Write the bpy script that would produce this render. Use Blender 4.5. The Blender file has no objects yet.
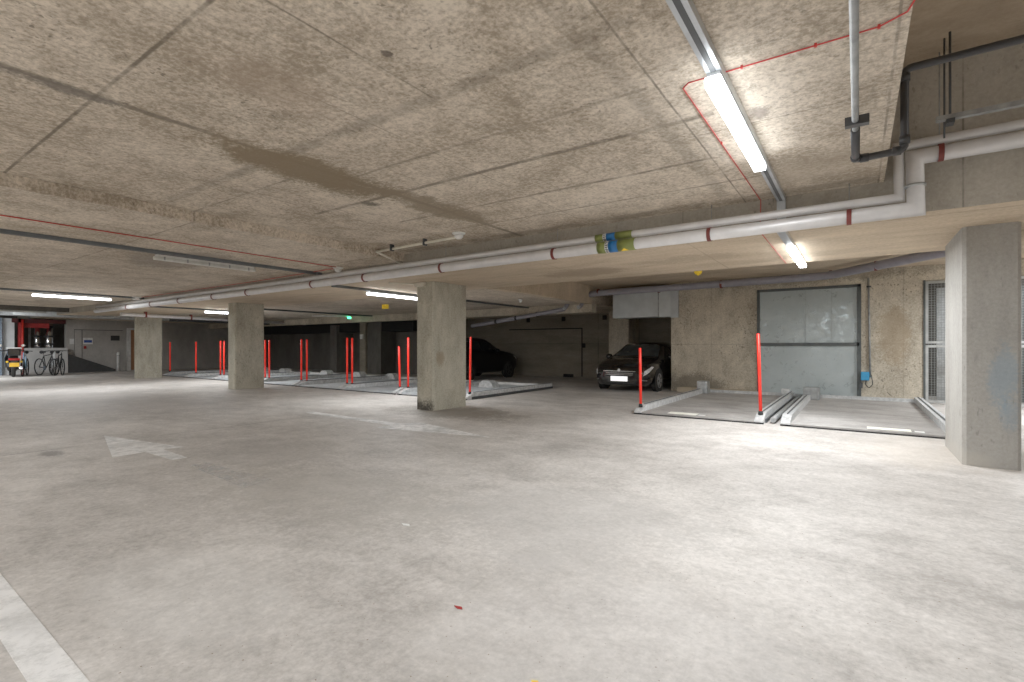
import bpy, bmesh, math, random
from mathutils import Vector, Matrix
random.seed(7)
C = bpy.context.scene.collection
PI = math.pi

# ------------------------------------------------------------------ materials
class NT:
    def __init__(s, name):
        s.m = bpy.data.materials.new(name); s.m.use_nodes = True
        s.t = s.m.node_tree; s.n = s.t.nodes; s.l = s.t.links
        s.b = s.n['Principled BSDF']
        s.pos = None
    def lk(s, a, b): s.l.new(a, b)
    def P(s):
        if s.pos is None: s.pos = s.n.new('ShaderNodeNewGeometry').outputs['Position']
        return s.pos
    def math(s, op, a, b=None, c=None, clamp=False):
        n = s.n.new('ShaderNodeMath'); n.operation = op; n.use_clamp = clamp
        for i, v in enumerate((a, b, c)):
            if v is None: continue
            if isinstance(v, (int, float)): n.inputs[i].default_value = v
            else: s.lk(v, n.inputs[i])
        return n.outputs[0]
    def vmul(s, v, sc, off=(0, 0, 0)):
        n = s.n.new('ShaderNodeMapping'); s.lk(v, n.inputs[0])
        n.inputs['Scale'].default_value = sc; n.inputs['Location'].default_value = off
        return n.outputs[0]
    def noise(s, scale, detail=5, rough=.6, stretch=(1, 1, 1), off=(0, 0, 0), dist=0):
        n = s.n.new('ShaderNodeTexNoise'); s.lk(s.vmul(s.P(), stretch, off), n.inputs['Vector'])
        n.inputs['Scale'].default_value = scale; n.inputs['Detail'].default_value = detail
        n.inputs['Roughness'].default_value = rough; n.inputs['Distortion'].default_value = dist
        return n.outputs['Fac']
    def ramp(s, v, lo, hi, smooth=False):
        n = s.n.new('ShaderNodeMapRange'); s.lk(v, n.inputs[0])
        if smooth: n.interpolation_type = 'SMOOTHSTEP'
        n.inputs[1].default_value = lo; n.inputs[2].default_value = hi
        return n.outputs[0]
    def mix(s, f, a, b, mode='MIX'):
        n = s.n.new('ShaderNodeMix'); n.data_type = 'RGBA'; n.blend_type = mode
        for i, v in ((0, f), (6, a), (7, b)):
            if isinstance(v, (int, float)): n.inputs[i].default_value = v
            elif isinstance(v, tuple): n.inputs[i].default_value = (*v, 1)
            else: s.lk(v, n.inputs[i])
        return n.outputs[2]
    def bump(s, h, strength=.3, dist=.01):
        n = s.n.new('ShaderNodeBump'); n.inputs['Strength'].default_value = strength
        n.inputs['Distance'].default_value = dist
        s.lk(h, n.inputs['Height']); s.lk(n.outputs[0], s.b.inputs['Normal'])

def concrete(name, light, dark, scale=1.0, contrast=1.0, stretch=(1, 1, 1), pits=.35, pitscale=38,
             lines=(), blobs=(), rough=.85, speck=0, bumpk=.25, grain=.25, streak=0):
    """lines: (axis, position, width, strength, lo, hi) lo/hi bound the other axis; blobs: (centre, radii, colour, strength)"""
    k = NT(name)
    a = k.noise(.55*scale, 6, .62, stretch, (3, 1, 0), .4)
    b = k.noise(2.6*scale, 8, .72, stretch, (0, 7, 2), .2)
    c = k.noise(24*scale, 4, .7, (1, 1, 1), (5, 2, 1))
    f = k.math('ADD', k.math('MULTIPLY', a, .55), k.math('MULTIPLY', b, .45))
    f = k.math('ADD', f, k.math('MULTIPLY', k.math('SUBTRACT', c, .5), grain))
    f = k.ramp(f, .5-.17/contrast, .5+.17/contrast)
    col = k.mix(f, dark, light)
    if pits:
        p = k.noise(pitscale, 2, .5, stretch, (9, 9, 9))
        pm = k.noise(1.3, 3, .6, (1, 1, 1), (4, 0, 4))
        pf = k.math('MULTIPLY', k.ramp(p, .62, .70), k.ramp(pm, .42, .62))
        col = k.mix(k.math('MULTIPLY', pf, pits), col, tuple(d*.45 for d in dark))
    if streak:
        st1 = k.noise(5, 6, .8, (3.2, .7, 1), (2, 5, 8), .3); st2 = k.noise(.9, 3, .6, (1, 1, 1), (8, 8, 1))
        col = k.mix(k.math('MULTIPLY', k.math('MULTIPLY', k.ramp(st1, .50, .66), k.ramp(st2, .40, .60)), streak), col, tuple(d*.7 for d in dark))
        st3 = k.noise(9, 6, .8, (.8, 2.2, 1), (1, 2, 3), .2)
        col = k.mix(k.math('MULTIPLY', k.ramp(st3, .56, .70), streak*.6), col, tuple(min(1, l*1.2) for l in light))
    if speck:
        p = k.noise(55, 1, .5, (1, 1, 1), (1, 8, 3))
        col = k.mix(k.math('MULTIPLY', k.ramp(p, .74, .77), speck), col, (.16, .10, .05))
    sp = k.n.new('ShaderNodeSeparateXYZ'); k.lk(k.P(), sp.inputs[0])
    w = k.noise(3.5, 5, .7, (1, 1, 1), (2, 2, 2))
    wob = k.math('MULTIPLY', k.math('SUBTRACT', w, .5), .05)
    w2 = k.noise(1.7, 6, .75, (1, 1, 1), (6, 1, 2))
    for (ax, pos, wd, st, lo, hi) in lines:
        o = sp.outputs['XYZ'.index(ax)]
        other = sp.outputs[{'X': 1, 'Y': 0, 'Z': 0}[ax]]
        d = k.math('ABSOLUTE', k.math('SUBTRACT', k.math('ADD', o, wob if wd > .02 else k.math('MULTIPLY', wob, .25)), pos))
        m = k.math('SUBTRACT', 1, k.ramp(d, wd*.3, wd, True))
        m = k.math('MULTIPLY', m, k.ramp(w2, .30, .56))
        m = k.math('MULTIPLY', m, k.math('MULTIPLY', k.math('GREATER_THAN', other, lo), k.math('LESS_THAN', other, hi)))
        col = k.mix(k.math('MULTIPLY', m, st), col, tuple(d_*.42 for d_ in dark))
    for (cc, rr, colr, st) in blobs:
        s_ = None
        for i in range(3):
            if rr[i] is None: continue
            q = k.math('DIVIDE', k.math('SUBTRACT', sp.outputs[i], cc[i]), rr[i])
            q = k.math('MULTIPLY', q, q)
            s_ = q if s_ is None else k.math('ADD', s_, q)
        s_ = k.math('ADD', s_, k.math('MULTIPLY', k.math('SUBTRACT', w2, .5), 3.4))
        s_ = k.math('ADD', s_, k.math('MULTIPLY', k.math('SUBTRACT', c, .5), 1.6))
        m = k.math('SUBTRACT', 1, k.ramp(s_, .25, 1.35, True))
        col = k.mix(k.math('MULTIPLY', m, st), col, colr)
    k.lk(col, k.b.inputs['Base Color'])
    k.b.inputs['Roughness'].default_value = rough
    k.b.inputs['Specular IOR Level'].default_value = .25
    k.bump(k.math('ADD', k.math('MULTIPLY', b, .6), k.math('MULTIPLY', c, .4)), bumpk, .02)
    return k.m

def plain(name, col, rough=.5, metal=0, emit=0, var=.12, vscale=6, alpha=1, coat=0, spec=.5, ecol=None):
    k = NT(name)
    f = k.noise(vscale, 4, .6)
    c = k.mix(k.ramp(f, .35, .65), tuple(min(1, v*(1-var)) for v in col), tuple(min(1, v*(1+var)) for v in col))
    k.lk(c, k.b.inputs['Base Color'])
    k.b.inputs['Roughness'].default_value = rough; k.b.inputs['Metallic'].default_value = metal
    k.b.inputs['Specular IOR Level'].default_value = spec
    k.b.inputs['Coat Weight'].default_value = coat
    if emit:
        k.b.inputs['Emission Color'].default_value = (*(ecol or col), 1)
        k.b.inputs['Emission Strength'].default_value = emit
    if alpha < 1: k.b.inputs['Alpha'].default_value = alpha
    return k.m

BIG = 1e3
M = {}
M['floor'] = concrete('floor_concrete', (.64, .605, .57), (.345, .32, .295), 1.1, 1.15, (1, 1.3, 1), .2, 30,
    lines=[('X', -8.95, .035, .55, -5, 6.2), ('Y', 10.9, .03, .6, -9, -4.2), ('Y', 12.6, .03, .5, -9, -4.2),
           ('X', -3.9, .02, .35, 9.3, 15)],
    blobs=[((-4.2, 2.9, 0), (1.7, .8, None), (.37, .345, .31), .5), ((-6.4, 3.6, 0), (1.2, .7, None), (.34, .32, .30), .4),
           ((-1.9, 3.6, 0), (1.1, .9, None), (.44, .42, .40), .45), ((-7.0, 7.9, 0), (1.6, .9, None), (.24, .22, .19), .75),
           ((-1.0, 2.2, 0), (.9, .7, None), (.68, .66, .65), .2), ((1.2, 8.6, 0), (1.3, 1.3, None), (.50, .44, .37), .4),
           ((-8.6, 1.9, 0), (.25, .12, None), (.17, .16, .15), .7), ((-3.2, 1.3, 0), (.8, .4, None), (.66, .65, .63), .2),
           ((-17, 4.5, 0), (6, 2.2, None), (.30, .28, .27), .5)],
    rough=.62, speck=.8, bumpk=.15, grain=.45, streak=.28)
M['ceil'] = concrete('ceiling_concrete', (.72, .63, .52), (.34, .28, .21), 1.2, 1.35, (1, 1, 1), .75, 26,
    lines=[('X', -1.13, .012, .8, -5, 7), ('X', -2.5, .012, .7, -3, 2.6), ('X', -4.45, .06, .75, -6, 6.8), ('X', -5.8, .01, .55, -3, 6.8),
           ('X', -3.2, .01, .5, 1.9, 6.8), ('Y', 1.22, .02, .85, -7.2, -2.3), ('Y', 4.0, .05, .8, -6, -.9), ('Y', 3.35, .03, .5, -4.6, -1.2),
           ('Y', 4.95, .04, .75, -5.4, -1.1), ('Y', 5.75, .03, .6, -5, -.8), ('Y', 2.6, .10, .45, -7.0, -1.0), ('X', .19, .012, .7, -9, 7),
           ('Y', 4.35, .008, .7, -1.2, .2), ('X', -1.3, .10, .35, 1.5, 6.3), ('Y', 3.0, .02, .6, -18, -4.5), ('Y', 6.1, .04, .5, -18, -7),
           ('X', -11.5, .03, .5, -3, 6.7), ('X', -14, .03, .5, -3, 6.7), ('Y', 6.55, .20, .6, -7, .2)],  # last one paints the shadow band along the beam into the colour
    blobs=[((-4.6, 3.1, 3.1), (.42, 1.2, None), (.24, .185, .12), .95), ((-4.45, 4.7, 3.1), (.30, 1.2, None), (.25, .20, .14), .85),
           ((-4.5, 1.0, 3.1), (.08, .5, None), (.16, .14, .12), .8), ((-3.3, 1.9, 3.1), (.35, .6, None), (.36, .28, .21), .5),
           ((-.62, 4.2, 3.1), (.07, .14, None), (.24, .20, .17), .75), ((-5.0, 4.1, 3.1), (.10, .12, None), (.10, .09, .07), .8),
           ((-2.35, 2.05, 3.1), (.03, .04, None), (.08, .06, .05), .8), ((-10.5, 4.2, 3.1), (1.6, .8, None), (.22, .19, .16), .6),
           ((-.3, 5.9, 3.1), (.8, .7, None), (.30, .25, .19), .5)],
    bumpk=.5, grain=.75, streak=.6)
M['soffit'] = concrete('soffit_concrete', (.66, .54, .40), (.38, .305, .22), .9, 1.1, (.5, 1.6, 1), .35, 30,
    lines=[('Y', 6.95, .02, .4, -40, 10), ('Y', 8.1, .012, .4, -40, 10), ('X', -7.2, .02, .4, 6, 10), ('X', -4.4, .02, .35, 6, 10), ('X', -1.9, .02, .35, 6, 10)],
    blobs=[((-4.3, 8.6, 2.8), (.9, .5, None), (.27, .21, .15), .7), ((-2.2, 8.2, 2.8), (.9, .35, None), (.30, .24, .17), .5)], grain=.4)
M['beam'] = concrete('beam_face_concrete', (.48, .44, .375), (.26, .235, .195), 1.1, .9, (1, 1, .5), .5, 30,
    lines=[('X', -1.9, .012, .5, -BIG, BIG), ('X', .88, .012, .6, -BIG, BIG)], grain=.4)
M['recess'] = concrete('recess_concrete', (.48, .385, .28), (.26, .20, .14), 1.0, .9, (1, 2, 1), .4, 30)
M['wallr'] = concrete('gate_wall_concrete', (.68, .61, .49), (.33, .285, .22), 1.2, 1.25, (1, 1, .7), .85, 22,
    lines=[('Z', 1.45, .012, .5, -5, 5), ('X', -3.6, .012, .4, -BIG, BIG), ('X', .95, .02, .3, -BIG, BIG)],
    blobs=[((-4.1, 15.7, .25), (.9, None, .35), (.15, .13, .10), .7), ((.75, 15.7, 1.7), (.35, None, .8), (.33, .25, .16), .6),
           ((-1.0, 15.7, 3.3), (3.5, None, .22), (.19, .165, .13), .6)], grain=.5)
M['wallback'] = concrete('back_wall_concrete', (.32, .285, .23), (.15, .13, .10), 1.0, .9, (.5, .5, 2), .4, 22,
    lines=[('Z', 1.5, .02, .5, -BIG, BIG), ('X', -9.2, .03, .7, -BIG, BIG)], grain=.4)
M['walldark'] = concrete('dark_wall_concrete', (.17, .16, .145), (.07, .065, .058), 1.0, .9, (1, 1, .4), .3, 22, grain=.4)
M['wallleft'] = concrete('far_wall_concrete', (.50, .475, .445), (.30, .285, .265), .9, 1.1, (1, 1, .6), .2, 22,
    lines=[('Z', 2.1, .03, .4, 7, 13)], grain=.3)
M['pillar'] = concrete('pillar_concrete', (.56, .53, .44), (.27, .25, .195), 1.3, 1.3, (1, 1, .45), .6, 24,
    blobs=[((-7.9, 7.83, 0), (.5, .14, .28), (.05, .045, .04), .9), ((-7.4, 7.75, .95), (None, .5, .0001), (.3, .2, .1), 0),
           ((-7.42, 8.05, 1.12), (.3, .14, .20), (.25, .19, .12), .6)], grain=.4)
M['pillar_right'] = concrete('right_pillar_concrete', (.43, .415, .385), (.25, .24, .22), 1.2, .9, (1, 1, .35), .4, 24,
    blobs=[((1.36, 7.83, 1.0), (.13, .3, .42), (.20, .30, .38), .42), ((1.42, 7.83, .65), (.10, .3, .25), (.20, .31, .40), .32),
           ((.98, 7.95, .0), (.4, 2, .18), (.46, .43, .38), .5)], grain=.4)
M['pale'] = concrete('pale_low_wall', (.66, .65, .63), (.46, .45, .44), 1.2, .9, grain=.3)
M['black_void'] = plain('black_shade_and_gaps', (.012, .012, .012), .9)
M['steel'] = plain('galvanised_steel', (.48, .50, .51), .38, .75, var=.15, vscale=14)
M['steel_dull'] = plain('dull_galvanised', (.34, .35, .35), .55, .5, var=.2, vscale=9)
M['duct'] = plain('duct_sheet', (.50, .53, .54), .45, .25, var=.08, vscale=3)
M['dark_rim'] = plain('dark_rim', (.03, .03, .03), .4)
M['rail'] = plain('rail_galvanised', (.58, .59, .59), .5, .15, var=.2, vscale=12)
M['trunk'] = plain('trunking_steel', (.50, .53, .56), .35, .6, var=.1)
M['trunk_dark'] = plain('dark_trunking', (.13, .145, .155), .5, .2)
M['foil'] = plain('foil_lagging', (.72, .71, .71), .42, .3, var=.07, vscale=5)
M['greypipe'] = plain('grey_plastic_pipe', (.27, .26, .30), .45, 0, var=.1)
M['blackpipe'] = plain('black_pipe', (.03, .03, .032), .4, 0)
M['darkgrey'] = plain('dark_grey_metal', (.07, .075, .08), .5, .2)
M['cream'] = plain('cream_conduit', (.68, .64, .54), .5)
M['white'] = plain('white_plastic', (.75, .75, .73), .4)
M['redstrap'] = plain('dark_red_strap', (.16, .025, .02), .6)
M['redwire'] = plain('red_cable', (.55, .035, .03), .45)
M['redpost'] = plain('red_post', (.90, .025, .012), .4, emit=.12, ecol=(1, .04, .02))
M['redpaint'] = plain('red_paint', (.35, .02, .02), .5)
M['rubber'] = plain('black_rubber', (.02, .02, .02), .8)
M['tube'] = plain('lit_tube', (1, 1, 1), .4, emit=9, ecol=(.93, .97, 1), var=0)
M['tube_dim'] = plain('lit_tube_far', (1, 1, 1), .4, emit=9, ecol=(.93, .97, 1), var=0)
M['tube_off'] = plain('unlit_tube', (.62, .62, .58), .4)
M['green'] = plain('green_lens', (.05, .9, .3), .4, emit=4)
M['yellow'] = plain('yellow_plastic', (.75, .5, .03), .5, emit=.15)
M['blue'] = plain('blue_plastic', (.03, .28, .55), .4)
M['olive'] = plain('olive_band', (.19, .22, .05), .5)
M['bandblue'] = plain('blue_band', (.01, .15, .42), .5)
M['paint'] = NT('worn_white_paint').m
k = NT('worn_road_paint')
f = k.noise(7, 6, .75); g = k.noise(1.6, 3, .6)
fac = k.math('MULTIPLY', k.ramp(f, .30, .55), k.ramp(g, .30, .50))
k.lk(k.mix(k.ramp(f, .3, .7), (.74, .73, .71), (.84, .83, .82)), k.b.inputs['Base Color'])
k.lk(k.math('MULTIPLY_ADD', fac, .40, .55), k.b.inputs['Alpha']); k.b.inputs['Roughness'].default_value = .6
M['roadpaint'] = k.m
k = NT('faded_road_paint')
f = k.noise(6, 6, .75); g = k.noise(1.1, 3, .6)
k.lk(k.mix(k.ramp(f, .3, .7), (.58, .56, .53), (.70, .69, .67)), k.b.inputs['Base Color'])
k.lk(k.math('MULTIPLY_ADD', k.math('MULTIPLY', k.ramp(f, .34, .62), k.ramp(g, .36, .58)), .4, .10), k.b.inputs['Alpha'])
M['fadedpaint'] = k.m
# deck of the parking platforms: ribbed galvanised sheet
def deckmat(name, lo, hi):
    k = NT(name)
    a = k.noise(1.2, 6, .65, (.6, 1.6, 1)); b = k.noise(14, 4, .7, (.4, 2, 1))
    fa = k.math('ADD', k.math('MULTIPLY', a, .6), k.math('MULTIPLY', b, .4))
    k.lk(k.mix(k.ramp(fa, .38, .62), lo, hi), k.b.inputs['Base Color'])
    k.b.inputs['Roughness'].default_value = .5; k.b.inputs['Metallic'].default_value = .25
    return k.m
M['deck'] = deckmat('ribbed_deck', (.27, .255, .24), (.47, .45, .43))
M['deckcool'] = deckmat('ribbed_deck_cool', (.33, .355, .37), (.56, .59, .61))
k = NT('gate_sheet')
a = k.noise(1.1, 6, .6); b = k.noise(6, 5, .7, (1, 1, 1), (2, 2, 2), .6)
k.lk(k.mix(k.ramp(k.math('ADD', k.math('MULTIPLY', a, .5), k.math('MULTIPLY', b, .5)), .4, .62), (.38, .43, .435), (.47, .525, .53)), k.b.inputs['Base Color'])
k.b.inputs['Metallic'].default_value = .25; k.lk(k.ramp(b, .2, .9), k.b.inputs['Roughness'])
k.bump(b, .15, .01)
M['gate'] = k.m
M['gate_top'] = M['gate']
M['frame_dark'] = plain('dark_frame', (.085, .095, .095), .5, .3)
M['frame_light'] = plain('grey_frame', (.45, .46, .45), .45, .4)
M['wire'] = plain('mesh_wire', (.26, .27, .26), .5, .4)
M['carblack'] = plain('black_car_paint', (.004, .004, .005), .14, 0, coat=1, var=0)
M['carblue'] = plain('dark_suv_paint', (.002, .002, .003), .5, 0, var=0)
M['glass'] = plain('dark_car_glass', (.015, .017, .02), .06, 0, var=0)
M['glasslit'] = plain('windscreen_glass', (.05, .055, .055), .12, 0, var=.3, vscale=3)
M['lamp'] = plain('headlamp_lens', (.80, .82, .86), .15, .1, var=.4, vscale=22)
M['chrome'] = plain('chrome', (.75, .76, .78), .15, 1)
M['alloy'] = plain('alloy_rim', (.52, .52, .53), .3, .7)
M['plate_white'] = plain('white_plate', (.95, .95, .95), .5, emit=.55, ecol=(1, 1, 1), var=0)  # blank plate glows by itself though it is no lamp
M['plate_yellow'] = plain('yellow_plate', (.85, .50, .04), .5, emit=.12, ecol=(1, .55, .03))
M['taillamp'] = plain('red_tail_lens', (.5, .02, .02), .2, emit=.1)
M['wood'] = plain('orange_wood_door', (.42, .20, .10), .5)
M['signblue'] = plain('blue_sign', (.03, .08, .35), .5)
M['bluegrey'] = plain('blue_grey_metal', (.23, .29, .36), .5)
M['whitepanel'] = plain('white_panel', (.72, .74, .75), .5, var=.05)
M['bikeblue'] = plain('pale_blue_bike_paint', (.25, .40, .55), .3)
M['shade_vent'] = plain('dark_shade_and_vent', (.05, .05, .05), .7)
M['sticker'] = plain('pale_sticker', (.92, .90, .80), .5)
M['tan'] = plain('tan_board', (.50, .42, .31), .7)

# ------------------------------------------------------------------ mesh helpers
class MB:
    def __init__(s): s.b = bmesh.new()
    def poly(s, pts):
        try: return s.b.faces.new([s.b.verts.new(p) for p in pts])
        except ValueError: return None
    def box(s, x0, x1, y0, y1, z0, z1, bev=0):
        r = bmesh.ops.create_cube(s.b, size=1)
        for v in r['verts']:
            v.co = Vector(((x0+x1)/2+v.co.x*(x1-x0), (y0+y1)/2+v.co.y*(y1-y0), (z0+z1)/2+v.co.z*(z1-z0)))
        if bev:
            es = {e for v in r['verts'] for e in v.link_edges}
            bmesh.ops.bevel(s.b, geom=list(es), offset=bev, segments=2, affect='EDGES', profile=.7)
        return s
    def prism(s, pts, off):
        """closed polygon pts extruded by vector off"""
        off = Vector(off); a = [s.b.verts.new(p) for p in pts]; b = [s.b.verts.new(Vector(p)+off) for p in pts]
        n = len(pts); s.b.faces.new(a[::-1]); s.b.faces.new(b)
        for i in range(n): s.b.faces.new((a[i], a[(i+1) % n], b[(i+1) % n], b[i]))
        return s
    def tube(s, pts, r, seg=12, bend=0, cap=True, closed=False):
        pts = [Vector(p) for p in pts]
        if bend and len(pts) > 2:
            q = [pts[0]]
            for i in range(1, len(pts)-1):
                a, b_, c = pts[i-1], pts[i], pts[i+1]
                d1 = (a-b_); d2 = (c-b_); L = min(bend, d1.length*.45, d2.length*.45)
                p1 = b_+d1.normalized()*L; p2 = b_+d2.normalized()*L
                for t in (0, .25, .5, .75, 1): q.append(p1*(1-t)**2+b_*2*t*(1-t)+p2*t*t)
            q.append(pts[-1]); pts = q
        n = len(pts); rings = []
        rr = r if isinstance(r, (list, tuple)) else [r]*n
        dirs = [(pts[(i+1) % n]-pts[i]).normalized() for i in range(n if closed else n-1)]
        d0 = dirs[-1] if closed else dirs[0]
        up = Vector((0, 0, 1)) if abs(d0.z) < .9 else Vector((0, 1, 0))
        x = d0.cross(up).normalized(); up = x.cross(d0).normalized()
        prev = d0
        for i, p in enumerate(pts):
            nx = dirs[i] if i < len(dirs) else prev
            t = prev+nx
            t = t.normalized() if t.length > 1e-4 else prev
            k = max(prev.dot(t), .35)
            ring = []
            for j in range(seg):
                v = (x*math.cos(2*PI*j/seg)+up*math.sin(2*PI*j/seg))*rr[i]
                v = v-prev*(v.dot(t)/k)
                ring.append(s.b.verts.new(p+v))
            rings.append(ring)
            q = prev.rotation_difference(nx); x = q @ x; up = q @ up; prev = nx
        m = n if closed else n-1
        for i in range(m):
            a, b_ = rings[i], rings[(i+1) % n]
            for j in range(seg):
                f = s.b.faces.new((a[j], a[(j+1) % seg], b_[(j+1) % seg], b_[j])); f.smooth = True
        if cap and not closed: s.b.faces.new(rings[0][::-1]); s.b.faces.new(rings[-1])
        return s
    def lathe(s, prof, c, axis='Z', seg=24, closed=False):
        """prof [(r,h)] about axis through c"""
        c = Vector(c); rings = []
        for r, h in prof:
            ring = []
            for j in range(seg):
                a = 2*PI*j/seg; u, v = r*math.cos(a), r*math.sin(a)
                ring.append(s.b.verts.new(c+Vector({'Z': (u, v, h), 'X': (h, u, v), 'Y': (u, h, v)}[axis])))
            rings.append(ring)
        for i in range(len(rings)-(0 if closed else 1)):
            a, b_ = rings[i], rings[(i+1) % len(rings)]
            for j in range(seg):
                f = s.b.faces.new((a[j], a[(j+1) % seg], b_[(j+1) % seg], b_[j])); f.smooth = True
        if not closed: s.b.faces.new(rings[0][::-1]); s.b.faces.new(rings[-1])
        return s
    def build(s, name, mat, parent=None, loc=None):
        bmesh.ops.recalc_face_normals(s.b, faces=s.b.faces)
        me = bpy.data.meshes.new(name); s.b.to_mesh(me); s.b.free()
        me.materials.append(M[mat] if isinstance(mat, str) else mat)
        o = bpy.data.objects.new(name, me); C.objects.link(o)
        if parent: o.parent = parent
        if loc: o.location = loc
        return o

def tag(o, label=None, cat=None, group=None, kind=None):
    if label: o['label'] = label
    if cat: o['category'] = cat
    if group: o['group'] = group
    if kind: o['kind'] = kind
    return o
def empty(name, loc=(0, 0, 0), rz=0, label=None, cat=None, group=None, kind=None):
    o = bpy.data.objects.new(name, None); C.objects.link(o)
    o.location = loc; o.rotation_euler = (0, 0, rz); o.empty_display_size = .2
    return tag(o, label, cat, group, kind)
def kids(o): return [c for c in bpy.data.objects if c.parent == o]
def copy_tree(o, parent=None):
    c = o.copy(); C.objects.link(c)
    if parent: c.parent = parent
    for ch in kids(o): copy_tree(ch, c)
    return c
def struct(name, mb, mat, parent=None):
    o = mb.build(name, mat, parent)
    if parent is None: o['kind'] = 'structure'
    return o

# ------------------------------------------------------------------ the setting
XL, XR, YN, YB, YG = -34.0, 9.0, -9.0, 19.8, 15.7
struct('floor', MB().box(XL-3, XR+.3, YN-.3, 21, -.2, 0), 'floor')
# ceiling: main slab, lower slab on the left, slab over the bays
cl = MB()
cl.box(-7.2, .24, YN, 6.72, 3.18, 4.5)
cl.box(-28.0, -7.2, YN, 6.72, 3.04, 4.5)
struct('ceiling', cl, 'ceil')
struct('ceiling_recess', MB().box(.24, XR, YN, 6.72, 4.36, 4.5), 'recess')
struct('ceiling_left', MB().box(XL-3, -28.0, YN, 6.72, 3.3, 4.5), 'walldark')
struct('ceiling_bays_left', MB().box(XL-3, -7.2, 9.6, 21, 2.8, 4.5), 'ceil')
struct('ceiling_bays_right', MB().box(-7.2, XR, 9.6, 21, 3.37, 4.5), 'soffit')
# the wide downstand beam over the pillar row: faces and soffit
b1 = struct('trim_1', MB().box(XL-3, XR, 6.725, 9.6, 2.8, 2.81), 'soffit')
struct('trim_2', MB().box(XL-3, XR, 6.72, 6.95, 2.802, 4.36), 'beam')
struct('trim_3', MB().box(XL-3, XR, 9.35, 9.598, 2.802, 4.36), 'beam')
struct('trim_4', MB().box(XL-2.9, -7.2, 15.0, 15.35, 2.52, 2.805), 'wallr')
struct('trim_5', MB().box(-7.4, -7.18, 9.6, 15.0, 2.79, 3.38), 'soffit')
struct('trim_6', MB().box(-7.18, -4.8, 17.0, 17.35, 2.45, 2.95), 'wallr')
struct('trim_7', MB().box(XL-2.9, -17.1, 16.5, 17.4, 2.12, 2.8), 'black_void')  # near-black box put in for the unlit band above the back-left wall
struct('trim_8', MB().box(-4.55, -2.4, 15.45, YG, 0, .13), 'tan')
struct('trim_9', MB().box(-28.1, -27.9, YN, 6.72, 2.85, 3.06), 'walldark')
struct('trim_10', MB().box(-2.3, 1.3, 15.5, YG, 0, .09), 'steel_dull')
# walls
wg = MB()
wg.box(-4.8, -2.35, YG, YG+.3, 0, 3.4); wg.box(.09, 1.33, YG, YG+.3, 0, 3.4)
wg.box(-2.35, .09, YG, YG+.3, 3.0, 3.4); wg.box(1.33, 5.2, YG, YG+.3, 3.0, 3.4); wg.box(5.2, XR, YG, YG+.3, 0, 3.4)
struct('wall_gate', wg, 'wallr')
struct('wall_bay_side', MB().box(-4.8, -4.5, YG+.3, YB, 0, 3.4), 'wallr')
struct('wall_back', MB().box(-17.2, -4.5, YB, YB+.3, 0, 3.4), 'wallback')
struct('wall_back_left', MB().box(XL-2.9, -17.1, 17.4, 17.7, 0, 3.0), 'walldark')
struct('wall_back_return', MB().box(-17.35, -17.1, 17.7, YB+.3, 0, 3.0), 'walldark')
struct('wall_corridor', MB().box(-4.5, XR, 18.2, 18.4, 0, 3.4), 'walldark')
struct('wall_left', MB().box(XL-.3, XL, 8.06, 17.5, 0, 3.2), 'wallleft')
struct('wall_left_recess', MB().box(XL-3, XL-2.7, YN, 12, 0, 3.4), 'walldark')
struct('wall_near', MB().box(XL-3, XR, YN-.3, YN, 0, 4.5), 'beam')
struct('wall_right', MB().box(XR, XR+.3, YN, 21, 0, 4.5), 'wallr')

# tie-hole marks and bay outline on the back wall
for (x, z, l) in [(-9.9, 1.42, 'lower square tie hole just left of the hatchback on the back wall'), (-7.75, 1.38, 'lower square tie hole nearest the hatchback'),
               (-10.9, 2.62, 'upper square tie hole above the thin door outline'), (-8.9, 2.62, 'upper square tie hole nearest the pillar behind the hatchback'),
               (-12.8, 2.62, 'upper square tie hole above the dark SUV'), (-10.65, .07, 'low black slot at the foot of the back wall')]:
    sx_ = .25 if z < .1 else .09
    tag(MB().box(x-sx_, x+sx_, YB-.03, YB+.01, z-(.07 if z < .1 else .1), z+(.07 if z < .1 else .1)).build('tie_hole', 'black_void'), l, 'wall hole')
tag(MB().prism([(-13.9, YB-.02, 2.21), (-9.95, YB-.02, 2.21), (-9.95, YB-.02, .05), (-10.0, YB-.02, .05), (-10.0, YB-.02, 2.16), (-13.9, YB-.02, 2.16)], (0, .03, 0)).build('wall_joint', 'black_void'),
    'thin dark line like a door outline on the shadowed back wall', 'wall joint')

# ------------------------------------------------------------------ pillars
def pillar(x0, x1, y0, y1, z1, mat, label, group=None):
    m = MB()
    c = .035
    p = [(x0+c, y0, 0), (x1-c, y0, 0), (x1, y0+c, 0), (x1, y1-c, 0), (x1-c, y1, 0), (x0+c, y1, 0), (x0, y1-c, 0), (x0, y0+c, 0)]
    m.prism(p, (0, 0, z1))
    return tag(m.build('concrete_pillar', mat), label, 'pillar', group)
pillar(1.02, 1.52, 7.83, 9.25, 2.8, 'pillar_right', 'tall grey concrete pillar at the right edge with a blue scuff on its front')
pillar(-8.02, -7.5, 7.83, 8.95, 2.8, 'pillar', 'concrete pillar in mid picture with a dark base and a round brown stain')
pillar(-16.9, -16.4, 8.05, 9.0, 2.8, 'pillar', 'concrete pillar with a small white box on its left face, second from the left')
pillar(-25.58, -25.38, 8.3, 9.3, 2.8, 'pillar', 'leftmost of the concrete pillars in the front row, mottled grey')
pillar(-20.75, -20.3+.0, 16.3, 17.4, 2.6, 'wallback', 'back row pillar with a small white switch, behind the parking platforms')
tag(MB().box(-20.3, -19.3, 16.45, 17.4, 0, 2.6).build('concrete_pillar', 'walldark'), 'wide front of the back row pillar with the white switch, darkened as if shaded', 'pillar')  # front of the same pillar, its shade put into a darker concrete
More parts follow.
